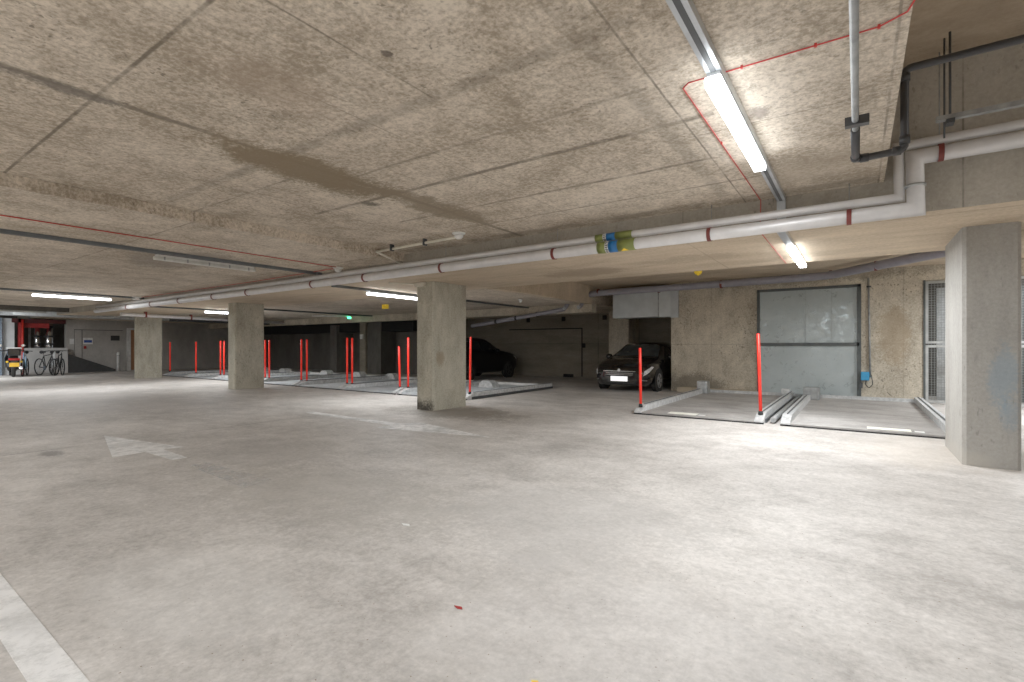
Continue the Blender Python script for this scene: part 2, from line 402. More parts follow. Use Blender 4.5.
pillar(-23.2, -22.65, 16.3, 17.4, 2.5, 'walldark', 'dim back row pillar, left of the pillar with the white switch')
pillar(-8.2, -7.35, 18.6, 19.75, 2.9, 'wallr', 'concrete pillar standing right behind the black hatchback')

# ------------------------------------------------------------------ gates
g = empty('door_1', (0, 0, 0), kind='structure'); tag(g, 'large pale grey steel gate of two stacked sheets in a dark frame', 'gate')
fr = MB(); fr.box(-2.35, -2.28, YG-.03, YG+.1, .04, 3.0); fr.box(.0, .09, YG-.03, YG+.1, .0, 3.0); fr.box(-2.35, .09, YG-.03, YG+.1, 2.93, 3.0); fr.box(-2.3, .05, YG-.03, YG+.1, 1.40, 1.49)
fr.build('gate_frame', 'frame_dark', g)
MB().box(-2.28, .0, YG+.02, YG+.06, 1.49, 2.93).build('upper_panel', 'gate_top', g)
MB().box(-2.28, .0, YG+.02, YG+.06, .05, 1.40).build('lower_panel', 'gate', g)
tr = MB()
for x in (-1.15, -.55): tr.box(x-.003, x+.003, YG+.012, YG+.022, 1.5, 2.92)
tr.build('seam', 'steel_dull', g)

g = empty('door_2', (0, 0, 0), kind='structure'); tag(g, 'tall wire mesh gate in a pale grey frame at the right end of the wall', 'gate')
def bars(x0, x1, z0, z1, w, y, d=.05):
    m = MB(); m.box(x0, x0+w, y, y+d, z0, z1); m.box(x1-w, x1, y, y+d, z0, z1); m.box(x0+w, x1-w, y, y+d, z0, z0+w); m.box(x0+w, x1-w, y, y+d, z1-w, z1); return m
m = MB()
for (a, b_) in ((1.37, 3.2), (3.2, 5.15)):
    for z0, z1 in ((.03, 1.42), (1.46, 2.97)):
        q = bars(a, b_, z0, z1, .055, YG-.02); me = bpy.data.meshes.new('t'); q.b.to_mesh(me); m.b.from_mesh(me); q.b.free()
m.build('mesh_frame', 'frame_light', g)
w = MB()
x = 1.42
while x < 5.1: w.box(x, x+.007, YG+.0, YG+.006, .08, 2.92); x += .06
z = .1
while z < 2.9: w.box(1.42, 5.1, YG+.006, YG+.012, z, z+.007); z += .06
w.build('wire_mesh', 'wire', g)
MB().box(1.33, 1.37, YG-.03, YG+.1, 0, 3.0).build('dark_edge', 'frame_dark', g)
pn = empty('sheet_partition', (0, 0, 0), label='grey upright sheet panel seen behind the wire mesh gate', cat='panel')
MB().box(1.7, 2.35, 16.9, 16.96, 0, 2.9).build('sheet', 'steel', pn)
MB().box(2.35, 2.42, 16.86, 16.98, 0, 2.95).build('edge_post', 'darkgrey', pn)
pn2 = tag(MB().box(2.75, 4.6, 17.3, 17.4, 0, 2.9).build('store_shelving_back', 'frame_dark'), 'dark board further behind the wire mesh gate', 'panel')

# ------------------------------------------------------------------ ventilation duct
d = empty('air_duct', (-6, 15.4, 2.3), label='boxy galvanised air duct crossing above the black hatchback', cat='duct')
def at0(o, e): o.location = -Vector(e.location); return o
at0(MB().box(-6.62, -5.1, 15.38, 16.0, 2.32, 3.2).build('duct_body', 'duct', d), d)
m = MB(); m.prism([(-5.1, 15.38, 2.32), (-4.78, 15.62, 2.32), (-4.78, 16.0, 2.32), (-5.1, 16.0, 2.32)], (0, 0, .88)); at0(m.build('duct_taper', 'duct', d), d)
at0(MB().box(-4.79, -4.56, 15.60, 15.68, 2.29, 3.24).build('flange', 'duct', d), d)
at0(MB().box(-5.115, -5.085, 15.365, 16.0, 2.30, 3.22).build('seam_collar', 'steel_dull', d), d)

# ------------------------------------------------------------------ pipes
YP = 6.45
lp = empty('lagged_pipe', (-10, YP, 2.78), label='thicker lower silver foil lagged pipe running the length of the beam', cat='pipe')
def pipe_path(dz, r, x_el, zR, yo, xe=6.0, xs=-23.6):
    return [(xs, YP+yo, 2.72+dz), (-12, YP+yo, 2.74+dz), (-4, YP+yo, 2.775+dz), (x_el, YP+yo, 2.785+dz), (x_el-.01, YP+yo+.02, zR), (xe, YP+yo, zR+.02)]
m = MB(); m.tube(pipe_path(0, .075, .49, 3.31, 0), .074, 18); at0(m.build('foil_sleeve', 'foil', lp), lp)
up = empty('lagged_pipe', (-10, YP, 2.92), label='thinner upper silver foil lagged pipe running above the thicker one', cat='pipe')
m = MB(); m.tube(pipe_path(.145, .05, .36, 3.46, .04), .046, 16); at0(m.build('foil_sleeve', 'foil', up), up)
# straps with their hanger rods
sx = [-.07, -1.5, -3.71, -5.97, -8.03, -9.78, -12.52, -14.29, -16.38, -18.4, -20.4]
def zlow(x):
    P = [(-23.6, 2.72), (-12, 2.74), (-4, 2.775), (.52, 2.785)]
    for (a, za), (b_, zb) in zip(P, P[1:]):
        if a <= x <= b_: return za+(zb-za)*(x-a)/(b_-a)
    return 2.785
def strap(x, z, ztop, label):
    e = empty('pipe_hanger', (x, YP, z), label=label, cat='pipe hanger', group='dark red straps along the silver pipes')
    m = MB(); n = 20
    for i in range(n):
        a, b_ = 2*PI*i/n, 2*PI*(i+1)/n
        r0, r1 = .079, .086
        for (p, q, rr, rs) in ((a, b_, r1, r1),):
            m.poly([(-.022, rr*math.cos(p), rr*math.sin(p)), (.022, rr*math.cos(p), rr*math.sin(p)), (.022, rs*math.cos(q), rs*math.sin(q)), (-.022, rs*math.cos(q), rs*math.sin(q))])
        for xx in (-.022, .022):
            m.poly([(xx, r0*math.cos(a), r0*math.sin(a)), (xx, r1*math.cos(a), r1*math.sin(a)), (xx, r1*math.cos(b_), r1*math.sin(b_)), (xx, r0*math.cos(b_), r0*math.sin(b_))])
    m.build('strap', 'redstrap', e)
    MB().tube([(0, .10, .03), (0, .10, ztop-z)], .005, 6).build('hanger_rod', 'steel_dull', e)
    return e
names = ['first dark red strap on the silver pipe left of its elbow', 'dark red strap right of the coloured pipe bands',
         'dark red strap left of the coloured pipe bands', 'dark red strap on the silver pipe just right of the middle pillar',
         'dark red strap on the silver pipe just left of the middle pillar', 'strap on the silver pipe under the white sprinkler conduit corner']
for i, x in enumerate(sx):
    if i < len(names): l = names[i]
    else: l = 'small dark strap on the far left run of the silver pipes'
    strap(x, zlow(x), 3.17 if x > -7.2 else 3.03, l)
strap(.68, 3.312, 4.35, 'dark red strap on the raised silver pipe right of the elbow')
strap(2.1, 3.316, 4.35, 'dark red strap on the raised silver pipe beyond the picture edge')
# elbow joint rings
for (x, z, r, lab) in [(.515, 3.02, .088, 'foil joint ring on the riser of the thicker silver pipe'),]:
    tag(MB().lathe([(r, -.012), (r, .012)], (.485, YP+.01, z), 'Z', 18).build('pipe_joint_ring', 'steel'), lab, 'pipe joint')
# coloured identification bands
def band(x, z, r, y, label, tri):
    e = empty('pipe_band', (x, y, z), label=label, cat='pipe band')
    def ring(x0, x1, rr, name, mat): return MB().lathe([(rr, x0), (rr, x1)], (0, 0, 0), 'X', 28).build(name, mat, e)
    ring(-.27, -.15, r, 'olive_band', 'olive'); ring(-.15, -.10, r, 'white_band', 'white'); ring(-.10, .03, r, 'blue_band', 'bandblue'); ring(.03, .27, r, 'olive_band', 'olive')
    # lettering round the white band
    txt = bpy.data.curves.new('lettering', 'FONT'); txt.body = 'LTHW'; txt.size = .062; txt.offset = .002; txt.align_x = 'CENTER'; txt.align_y = 'CENTER'
    to = bpy.data.objects.new('lt', txt); C.objects.link(to)
    bpy.context.view_layer.update()
    me = bpy.data.meshes.new_from_object(to.evaluated_get(bpy.context.evaluated_depsgraph_get()))
    bpy.data.objects.remove(to)
    for v in me.vertices:   # wrap: text runs round the pipe, on the side towards the aisle
        a = -v.co.x/r; hgt = v.co.y
        ang = PI*1.12 - a*1.0
        v.co = Vector((-.125+hgt*.8, (r+.002)*math.cos(ang), (r+.002)*math.sin(ang)))
    me.materials.clear(); me.materials.append(M['rubber'])
    o = bpy.data.objects.new('lettering', me); C.objects.link(o); o.parent = e
    if tri:
        m = MB()
        for (xa, xb) in ((.07, .19),):
            n = 6; A0, A1 = PI*1.22, PI*1.42
            for i in range(n):
                a, b_ = A0+(A1-A0)*i/n, A0+(A1-A0)*(i+1)/n
                f0, f1 = i/n, (i+1)/n
                c = (xa+xb)/2
                m.poly([(c-(c-xa)*f0, (r+.003)*math.cos(a), (r+.003)*math.sin(a)), (c+(xb-c)*f0, (r+.003)*math.cos(a), (r+.003)*math.sin(a)),
                        (c+(xb-c)*f1, (r+.003)*math.cos(b_), (r+.003)*math.sin(b_)), (c-(c-xa)*f1, (r+.003)*math.cos(b_), (r+.003)*math.sin(b_))])
        m.build('warning_triangle', 'yellow', e)
band(-2.72, zlow(-2.72), .081, YP, 'olive and blue marker band with yellow triangle on the thicker silver pipe', True)
band(-2.78, zlow(-2.78)+.15, .053, YP+.04, 'olive and blue marker band on the thinner upper silver pipe', False)
# far silver pipe turning down the left aisle
sp = empty('silver_pipe', (-24.5, 12, 2.65), label='silver pipe crossing behind the two left pillars towards the back wall', cat='pipe')
m = MB(); m.tube([(-23.5, 7.2, 2.64), (-24.8, 11.8, 2.65), (-25.6, 16.4, 2.65)], .07, 12); at0(m.build('pipe_run', 'foil', sp), sp)
for (x, y) in ((-23.75, 8.1), (-24.3, 10.0), (-25.1, 13.5)):
    at0(MB().box(x-.09, x+.09, y-.03, y+.03, 2.56, 2.79).build('bracket', 'redstrap', sp), sp)
# grey drain pipe along the gate wall
gp = empty('drain_pipe', (-4, 15.2, 3.2), label='grey plastic drain pipe running under the ceiling above the gate and duct', cat='pipe')
m = MB(); m.tube([(2.9, 11.0, 3.22), (1.42, 12.6, 3.22), (-.6, 15.05, 3.2), (-4, 15.15, 3.17), (-7.0, 14.85, 3.12), (-7.9, 14.7, 2.98)], .10, 14, .3); at0(m.build('pipe_run', 'greypipe', gp), gp)
for (x, y) in ((.35, 13.9), (-.55, 15.0), (-3.2, 15.14), (-5.0, 15.1), (-6.9, 14.87)):
    at0(MB().lathe([(.115, -.03), (.115, .03)], (x, y, 3.21 if x > -2 else 3.17-.01*(abs(x)-3 if x < -3 else 0)), 'X', 14).build('clip', 'redstrap', gp), gp)
gq = empty('drain_pipe', (-8, 14.8, 2.7), label='grey drain pipe sloping down to the left from the twin elbows', cat='pipe')
m = MB(); m.tube([(-7.85, 14.72, 2.98), (-8.05, 14.7, 2.64), (-8.4, 14.75, 2.60), (-11.4, 14.85, 2.26), (-12.3, 15.0, 2.18)], .07, 12, .12); at0(m.build('pipe_run', 'greypipe', gq), gq)
for (x, z) in ((-9.2, 2.51), (-10.1, 2.41), (-11.0, 2.30)):
    at0(MB().lathe([(.08, -.03), (.08, .03)], (x, 14.79, z), 'X', 12).build('clip', 'blackpipe', gq), gq)
ge = empty('pipe_elbow', (-7.5, 14.6, 2.7), label='short grey branch elbow with capped end beside the drain pipe bend', cat='pipe')
m = MB(); m.tube([(-7.3, 14.75, 3.02), (-7.42, 14.62, 2.70), (-7.42, 14.5, 2.66)], .06, 12, .1); at0(m.build('branch', 'greypipe', ge), ge)
at0(MB().lathe([(.06, -.02), (.06, .02)], (-7.42, 14.47, 2.66), 'Y', 12).build('end_cap', 'steel', ge), ge)
ge2 = tag(MB().lathe([(.06, -.02), (.06, .02)], (-8.02, 14.62, 2.66), 'Y', 12).build('pipe_end_cap', 'steel'), 'round pale cap on the grey drain pipe elbow', 'pipe cap')
ge2.parent = gq; at0(ge2, gq); del ge2['label']; del ge2['category']
# black rectangular loop of pipe near the recess
bp = empty('steel_conduit', (0, 4, 2.95), label='grey steel conduit running overhead from the front to the black pipe corner', cat='conduit')
m = MB(); m.tube([(-.02, -8.8, 2.96), (-.01, 4.35, 2.96)], .020, 12); at0(m.build('conduit_run', 'steel_dull', bp), bp)
at0(MB().box(-.07, .07, 4.17, 4.23, 2.93, 2.99).box(-.012, .012, 4.18, 4.22, 2.98, 3.18).build('clamp', 'blackpipe', bp), bp)
bk = empty('black_pipe', (.3, 5, 3), label='black pipe stepping up and away to the right inside the ceiling recess', cat='pipe')
m = MB(); m.tube([(-.01, 4.35, 2.96), (-.01, 5.06, 2.96), (.31, 5.02, 2.96), (.31, 5.0, 3.59), (4.5, 5.0, 3.62)], .029, 12, .05); at0(m.build('pipe_run', 'blackpipe', bk), bk)
for c, ax in (((-.01, 5.0, 2.96), 'Y'), ((.05, 5.05, 2.96), 'X'), ((.26, 5.02, 2.96), 'X'), ((.31, 5.0, 3.03), 'Z'), ((.31, 5.0, 3.52), 'Z')):
    at0(MB().lathe([(.036, -.03), (.036, .03)], c, ax, 12).build('socket', 'blackpipe', bk), bk)
# channel hung in the recess
hc = empty('hung_channel', (1, 6.2, 3.6), label='thin grey channel hung on a rod inside the dark ceiling recess', cat='cable channel')
at0(MB().box(.62, 5, 6.18, 6.24, 3.535, 3.58).build('channel', 'steel_dull', hc), hc)
at0(MB().tube([(.72, 6.2, 3.5), (.72, 6.2, 4.36)], .010, 8).tube([(.69, 6.3, 3.4), (.69, 6.3, 4.36)], .008, 8).build('hanger_rod', 'darkgrey', hc), hc)
at0(MB().box(.69, .75, 6.15, 6.26, 3.49, 3.53).build('nut_plate', 'darkgrey', hc), hc)
# red fire cable
rc = empty('fire_cable', (-.9, 4, 3.16), label='thin red cable with a square turn by the nearest light, running to the beam', cat='cable')
m = MB(); m.tube([(.9, -1.0, 4.34), (.9, -1.0, 3.17), (.27, 3.15, 3.17), (.22, 3.35, 3.168), (.1, 3.42, 3.168), (-.93, 3.42, 3.168), (-.98, 3.47, 3.168), (-.96, 6.68, 3.168), (-.97, 6.70, 2.79), (-.98, 9.5, 2.79)][2:], .0048, 8); at0(m.build('cable_run', 'redwire', rc), rc)
for p in ((-.2, 3.42), (.1, 3.42), (-.6, 3.42), (-.97, 4.6)):
    at0(MB().box(p[0]-.007, p[0]+.007, p[1]-.007, p[1]+.007, 3.158, 3.18).build('cable_clip', 'redwire', rc), rc)
rc2 = tag(MB().tube([(-8.6, -8, 3.03), (-8.85, 6.4, 3.03), (-8.95, 6.45, 3.03), (-12.5, 6.6, 3.03), (-20, 6.6, 3.03)], .008, 6).build('fire_cable', 'redwire'), 'thin red cable crossing the left ceiling towards the white detector', 'cable')

# trunking runs and batten lights
def trunk(x, y0, y1, z, label, w=.09, mat='trunk'):
    e = empty('lighting_trunking', (x, (y0+y1)/2, z), label=label, cat='trunking')
    at0(MB().box(x-w/2, x+w/2, y0, y1, z-.055, z).build('trunking_body', mat, e), e)
    at0(MB().box(x-w*.18, x+w*.18, y0, y1, z-.059, z-.0551).build('cover_slot', 'darkgrey', e), e)
    return e
def batten(x, y0, y1, z, label, on='tube', w=.10):
    e = empty('batten_light', (x, (y0+y1)/2, z), label=label, cat='light fitting', group='long ceiling batten lights')
    at0(MB().box(x-w*.42, x+w*.42, y0+.03, y1-.03, z-.035, z).build('housing', 'steel_dull' if on != 'tube_off' else 'white', e), e)
    m = MB(); n = 14; prof = []
    m.box(x-w/2, x+w/2, y0, y1, z-.095, z-.035, .018)
    at0(m.build('diffuser', on, e), e)
    if on == 'tube_off':
        for i in range(5):
            yy = y0+.15+i*(y1-y0-.3)/4
            at0(MB().box(x-w*.56, x+w*.56, yy-.012, yy+.012, z-.09, z-.03).build('clip', 'steel_dull', e), e)
    return e
t = trunk(-.74, -8.5, 6.70, 3.178, 'galvanised lighting trunking over the nearest batten, running to the beam')
t = empty('lighting_trunking', (-.74, 6.9, 2.8), label='short trunking stepping down the beam and under it to the batten above the gate', cat='trunking')
at0(MB().box(-.785, -.695, 6.66, 6.715, 2.745, 3.12).build('drop_length', 'trunk', t), t)
at0(MB().box(-.785, -.695, 6.72, 7.85, 2.745, 2.80).build('soffit_length', 'trunk', t), t)
batten(-.74, 3.25, 5.12, 3.12, 'glowing batten nearest the camera, at upper right on the ceiling')
batten(-.74, 7.70, 9.58, 2.80, 'glowing batten on the beam soffit above the grey gate')
trunk(-9.85, -8.5, 6.70, 3.038, 'dark grey trunking crossing the left ceiling above the unlit batten', mat='trunk_dark')
batten(-10.25, 3.62, 5.42, 3.03, 'unlit white batten with clips on the left ceiling', 'tube_off')
trunk(-9.8, 6.96, 9.6, 2.80, 'dark trunking under the beam soffit carrying the batten left of the middle pillar', mat='trunk_dark')
batten(-9.8, 7.95, 9.75, 2.745, 'glowing batten on the beam soffit just left of the middle pillar')
trunk(-9.72, 9.6, 17.2, 2.80, 'dark trunking running to the back behind the middle pillar', mat='darkgrey')
trunk(-19.8, -8.5, 6.70, 3.038, 'trunking over the glowing batten at far left', mat='trunk_dark')
batten(-20.1, 4.0, 5.88, 2.98, 'glowing batten at far left above the bicycles', w=.13)
trunk(-20.1, 6.96, 9.6, 2.80, 'dark trunking under the beam soffit near the second pillar', mat='trunk_dark')
batten(-20.1, 8.75, 10.6, 2.745, 'glowing batten partly hidden behind the pillar with the white box')
trunk(-18.2, 9.6, 16.3, 2.80, 'dark trunking above the left parking platforms carrying the green lamp', mat='darkgrey')
for (x, y) in ((-.74, -3), (-10.35, -3), (-19.9, -3), (6.2, 1), (-5.6, -5), (-15, -5)):  # added, unseen battens for overall fill light
    batten(x, y-.95, y+.95, 3.12 if x > -7 else 3.03, 'added fill batten on the ceiling behind the camera, out of view', 'tube')
batten(-30.5, 2.3, 4.2, 3.28, 'batten light beyond the left picture edge over the scooter bay', 'tube')
batten(6.2, 3.2, 5.1, 4.35, 'added fill batten in the high ceiling recess beyond the right edge, out of view', 'tube_dim')  # another added fill batten, never in view
e = empty('batten_light', (3.6, 13.2, 2.95), label='glowing batten just visible right of the right-hand pillar', cat='light fitting', group='long ceiling batten lights')
MB().box(-.95, .95, -.05, .05, -.09, -.03, .015).build('diffuser', 'tube', e)
MB().box(-.92, .92, -.04, .04, -.03, .42).build('housing', 'steel_dull', e)
e = empty('batten_light', (-29.6, 5.4, 3.0), label='slim unlit white batten at the far left edge above the scooter', cat='light fitting', group='long ceiling batten lights')
MB().box(-.06, .06, -1.0, .95, -.14, -.05, .015).build('diffuser', 'tube_off', e)
MB().box(-.05, .05, -.98, .93, -.05, .3).build('housing', 'steel_dull', e)

# sprinkler conduit and detectors
sc_ = empty('cream_conduit', (-6, 6, 3.1), label='cream conduit with a square corner between the ceiling detector and the pipes', cat='conduit')
m = MB(); m.tube([(-5.18, 5.95, 3.12), (-7.1, 5.97, 3.10)], .022, 10).tube([(-7.12, 5.97, 3.10), (-7.35, 6.95, 2.98)], .02, 10); at0(m.build('conduit_run', 'cream', sc_), sc_)
for x in (-5.9, -6.7): at0(MB().box(x-.015, x+.015, 5.92, 6.0, 3.07, 3.18).build('saddle', 'darkgrey', sc_), sc_)
def detector(x, y, z, label, r=.055, mat='white'):
    e = empty('ceiling_detector', (x, y, z), label=label, cat='detector')
    MB().lathe([(r*1.5, 0), (r*1.5, -.015), (r*1.1, -.03)], (0, 0, 0), 'Z', 16).build('base_plate', mat, e)
    MB().lathe([(r*.9, -.03), (r, -.06), (r*.6, -.095), (.004, -.1)], (0, 0, 0), 'Z', 16).build('sensor_head', mat, e)
    return e
detector(-5.15, 5.95, 3.18, 'white detector with dark ring at the end of the cream conduit', .07)
detector(-8.9, 6.45, 3.04, 'white detector left of the cream conduit where the red cables meet', .07)
detector(-19.85, 7.0-.5, 3.04, 'small white detector right of the far left glowing batten', .12)
detector(-8.3, 12.4, 2.80-.0, 'small white detector on the dim ceiling right of the middle pillar', .05)
cc = empty('cream_conduit', (-8, 7.8, 2.78), label='cream conduit with junction box at the top of the middle pillar', cat='conduit')
m = MB(); m.tube([(-8.35, 7.35, 2.77), (-7.98, 7.72, 2.76)], .02, 10); at0(m.build('conduit_run', 'cream', cc), cc)
at0(MB().box(-8.0, -7.72, 7.74, 7.83, 2.70, 2.79, .012).build('junction_box', 'cream', cc), cc)
at0(MB().tube([(-8.035, 8.2, .35), (-8.035, 8.2, 2.8)], .02, 8).build('brown_downpipe', plain('rust_conduit', (.22, .12, .08), .7), cc), cc)
wb = empty('switch_box', (-16.9, 8.25, 1.5), label='small white switch box with its conduit on the left face of the second pillar', cat='switch')
MB().box(-.12, -.0, -.1, .1, -.13, .13, .015).build('box_body', 'white', wb)
MB().tube([(-.03, -.02, .12), (-.03, -.02, 1.3)], .035, 8).build('conduit', 'cream', wb)
tag(MB().box(-20.62, -20.42, 16.24, 16.3, 1.75, 1.98).build('wall_switch', 'white'), 'small white switch high on the back row pillar', 'switch')
gl = empty('exit_lamp', (-18.78, 14.2, 2.72), label='small green glowing lamp with white arm on the dim back ceiling', cat='lamp')
MB().lathe([(.05, 0), (.09, -.03), (.07, -.09)], (0, 0, 0), 'Z', 12).build('lens', 'green', gl)
MB().tube([(-.1, 0, .03), (-1.6, -.8, .05)], .025, 8).build('arm', 'white', gl)
tag(MB().box(-13.2, -13.0, 11.3, 11.42, 2.66, 2.80).build('sounder', 'yellow'), 'small yellow box on the ceiling left of the middle pillar', 'alarm')
ys = empty('sounder', (-3.4, 13.4, 3.34), label='yellow round sounder on the ceiling above the gate wall', cat='alarm')
MB().lathe([(.10, .03), (.10, -.01), (.075, -.07)], (0, 0, 0), 'Z', 14).build('dome', 'yellow', ys)
MB().lathe([(.04, -.07), (.03, -.10)], (0, 0, 0), 'Z', 10).build('lens', 'yellow', ys)

# conduit and blue box on the gate wall
bc = empty('wall_conduit', (.27, 15.66, 1.7), label='thin upright conduit on the wall right of the grey gate', cat='conduit')
at0(MB().tube([(.24, 15.66, 3.15), (.28, 15.66, .6)], .022, 8).build('conduit_run', 'steel_dull', bc), bc)
at0(MB().box(.20, .30, 15.62, 15.70, 2.9, 2.94).build('saddle', 'darkgrey', bc), bc)
bb = empty('socket_box', (.17, 15.62, .62), label='small bright blue socket box low on the wall beside the grey gate', cat='socket')
MB().box(-.09, .09, -.06, .06, -.10, .12, .02).build('box_body', 'blue', bb)
MB().tube([(.02, -.02, -.1), (.0, -.02, -.2), (.08, -.02, -.3), (.16, -.02, -.2), (.13, .02, .05)], .009, 6, .05).build('cable', 'rubber', bb)
MB().box(-.12, -.05, -.03, .03, -.30, -.16).build('plug', 'darkgrey', bb)

# ------------------------------------------------------------------ parking platforms
def platform(x0, x1, y0, y1, label, deck, right=False, stop=None, sticker=None, rails=(True, True)):
    e = empty('parking_platform', ((x0+x1)/2, y0, 0), label=label, cat='parking platform')
    hw = (x1-x0)/2; L = y1-y0; m = MB()
    rw = .15
    # ribbed deck
    prof = [(0, 0, .02), (0, 0, .045)]; n = int(L/.12)
    for i in range(n):
        a = i*L/n; b_ = a+L/n*.5
        prof += [(0, a+.01, .052), (0, b_, .052), (0, b_+.01, .036), (0, a+L/n-.002, .036)]
    prof += [(0, L, .02)]
    pts = [(-hw+.02, y, z) for (_, y, z) in prof]
    m.prism(pts, (2*hw-.04, 0, 0)); m.build('deck', deck, e)
    MB().box(-hw, hw, -.03, 0, .0, .022).build('front_lip', 'rubber', e)
    for s in (-1, 1):
        if not rails[(s+1)//2]: continue
        xa = s*hw-rw/2
        r = MB(); h = .17
        r.prism([(xa, -.02, .0), (xa, -.02, .06), (xa, .30, h), (xa, L, h), (xa, L, 0)], (rw, 0, 0)); r.build('side_rail', 'rail', e)
        r = MB(); r.box(xa+rw*.5-.012, xa+rw*.5+.012, .35, L, h, h+.012); r.box(s*hw+s*rw*.55-.02, s*hw+s*rw*.55+.02, .2, L, .0, .07); r.build('rail_flange', 'darkgrey', e)
        MB().box(xa-.004, xa+rw+.004, -.03, .02, .0, .03).build('nose_rubber', 'rubber', e)
    MB().box(-hw+rw/2, hw-rw/2, L-.08, L, .05, .13).build('rear_bar', 'white' if not right else 'rail', e)
    if stop:
        sx_, sy_ = stop
        m = MB(); m.prism([(sx_-.30, sy_, .05), (sx_-.24, sy_, .20), (sx_-.12, sy_, .27), (sx_+.12, sy_, .27), (sx_+.24, sy_, .20), (sx_+.30, sy_, .05)], (0, .35, 0)); m.build('wheel_stop', 'rail', e)
    if sticker:
        MB().box(sticker[0], sticker[1], .08, .34, .053, .057).build('sticker', 'sticker', e)
        MB().box(sticker[1]+.04, sticker[1]+.16, .08, .22, .053, .057).build('sticker', 'white', e)
    return e
a = platform(-3.70, -1.45, 9.87, 15.3, 'right-hand steel parking platform next to the black hatchback, sticker on its front', 'deck', True, None, (-.55, .0))
MB().box(-1.22, -.92, 4.9, 5.25, .0, .40, .06).build('end_box', 'steel', a)
MB().box(.92, 1.12, 5.0, 5.3, .10, .26, .03).build('end_box', 'rail', a)
b_ = platform(-1.03, 1.20, 9.87, 15.3, 'steel parking platform in front of the grey gate, nearest the right pillar', 'deck', True, None, (.05, .62))
MB().box(-1.2, -.85, 4.6, 4.95, .05, .36, .03).build('end_box', 'steel_dull', b_)
tag(MB().tube([(-1.24, 10.0, .07), (-1.24, 15.2, .07)], .05, 8).build('drive_shaft', 'steel_dull'), 'dark shaft lying in the gap between the two right-hand platforms', 'shaft')

LP = [(-10.78, -8.35, 'ribbed parking platform just right of the middle pillar, open steel side'),
      (-13.38, -11.02, 'parking platform just left of the middle pillar'),
      (-15.88, -13.6, 'second parking platform left of the middle pillar'),
      (-18.38, -16.15, 'parking platform right beside the pillar with the white box'),
      (-21.8, -18.6, 'parking platform half hidden behind the pillar with the white box'),
      (-24.3, -22.0, 'first parking platform left of the pillar with the white box'),
      (-26.8, -24.55, 'leftmost parking platform, beside the leftmost pillar')]
stops = [(-.35, 2.9), (-.6, 4.0), (-1.0, 4.0), (-.6, 4.0), (0, 4.0), (-.5, 4.0), (0, 4.0)]
for (x0, x1, lab), st in zip(LP, stops):
    platform(x0, x1, 9.87, 14.25, lab, 'deckcool', False, st)

# red marker posts
def post(x, y, z0, z1, r, lean, label, group=None):
    e = empty('marker_post', (x, y, z0), label=label, cat='post', group=group)
    h = z1-z0
    MB().tube([(0, 0, .03), (lean*h, 0, h-.01), (lean*h, 0, h)], [r, r, r*.6], 12).build('pole', 'redpost', e)
    MB().lathe([(r*1.5, -.02), (r*1.5, .015), (r*1.15, .05)], (0, 0, 0), 'Z', 12).build('rubber_foot', 'rubber', e)
    return e
post(-3.70, 10.03, .15, 1.36, .027, -.012, 'red post by the black hatchback, shorter than its neighbours on the right')
post(-1.45, 10.08, .16, 1.63, .029, -.03, 'red post in front of the left edge of the grey gate')
post(-8.36, 10.1, .15, 1.64, .027, .02, 'red post immediately right of the middle pillar')
post(-10.88, 10.3, .15, 1.65, .031, 0, 'taller red post of the pair just left of the middle pillar')
post(-11.12, 10.2, .15, 1.39, .031, -.04, 'shorter leaning red post of the pair just left of the middle pillar')
pairs = [(-13.47, -13.73, 1.66, 'second pair of red posts left of the middle pillar'), (-15.98, -16.32, 1.63, 'third pair of red posts left of the middle pillar'),
         (-18.43, -18.72, 1.62, 'pair of red posts at the right edge of the second pillar'), (-21.95, -22.25, 1.61, 'pair of red posts left of the second pillar')]
for (xa, xb, zt, lab) in pairs:
    post(xa, 10.3, .15, zt, .030, 0, 'right post of the '+lab)
    post(xb, 10.3, .15, zt+.01, .030, 0, 'left post of the '+lab)
post(-24.52, 10.3, .16, 1.59, .030, 0, 'single red post midway between the two left pillars')
post(-27.25, 10.3, .16, 1.58, .030, 0, 'faint red post close to the leftmost pillar')

# ------------------------------------------------------------------ road markings
def mark(pts, mat, label, name='painted_arrow', cat='road marking'):
    m = MB(); m.prism([(x, y, .0005) for x, y in pts], (0, 0, .003))
    return tag(m.build(name, mat), label, cat)
mark([(-9.65, 2.74), (-7.66, 3.06), (-7.72, 2.83), (-6.9, 2.80), (-6.9, 2.64), (-7.72, 2.63), (-7.66, 2.26)], 'roadpaint', 'worn white arrow on the left floor pointing left')
mark([(-6.4, 2.80), (-5.05, 2.84), (-4.95, 2.52), (-6.4, 2.62)], 'fadedpaint', 'nearly worn away shaft patch behind the left floor arrow', 'painted_shaft')
mark([(-9.5, 6.10), (-9.5, 6.28), (-6.75, 6.22), (-6.55, 6.52), (-4.62, 6.06), (-6.75, 5.66), (-6.75, 5.98)], 'roadpaint', 'worn white arrow on the floor before the middle pillar pointing right')
mark([(-5.6, .58), (-5.6, .73), (-2.0, .69), (-2.0, .54)], 'roadpaint', 'white painted line at the bottom left corner', 'painted_line')

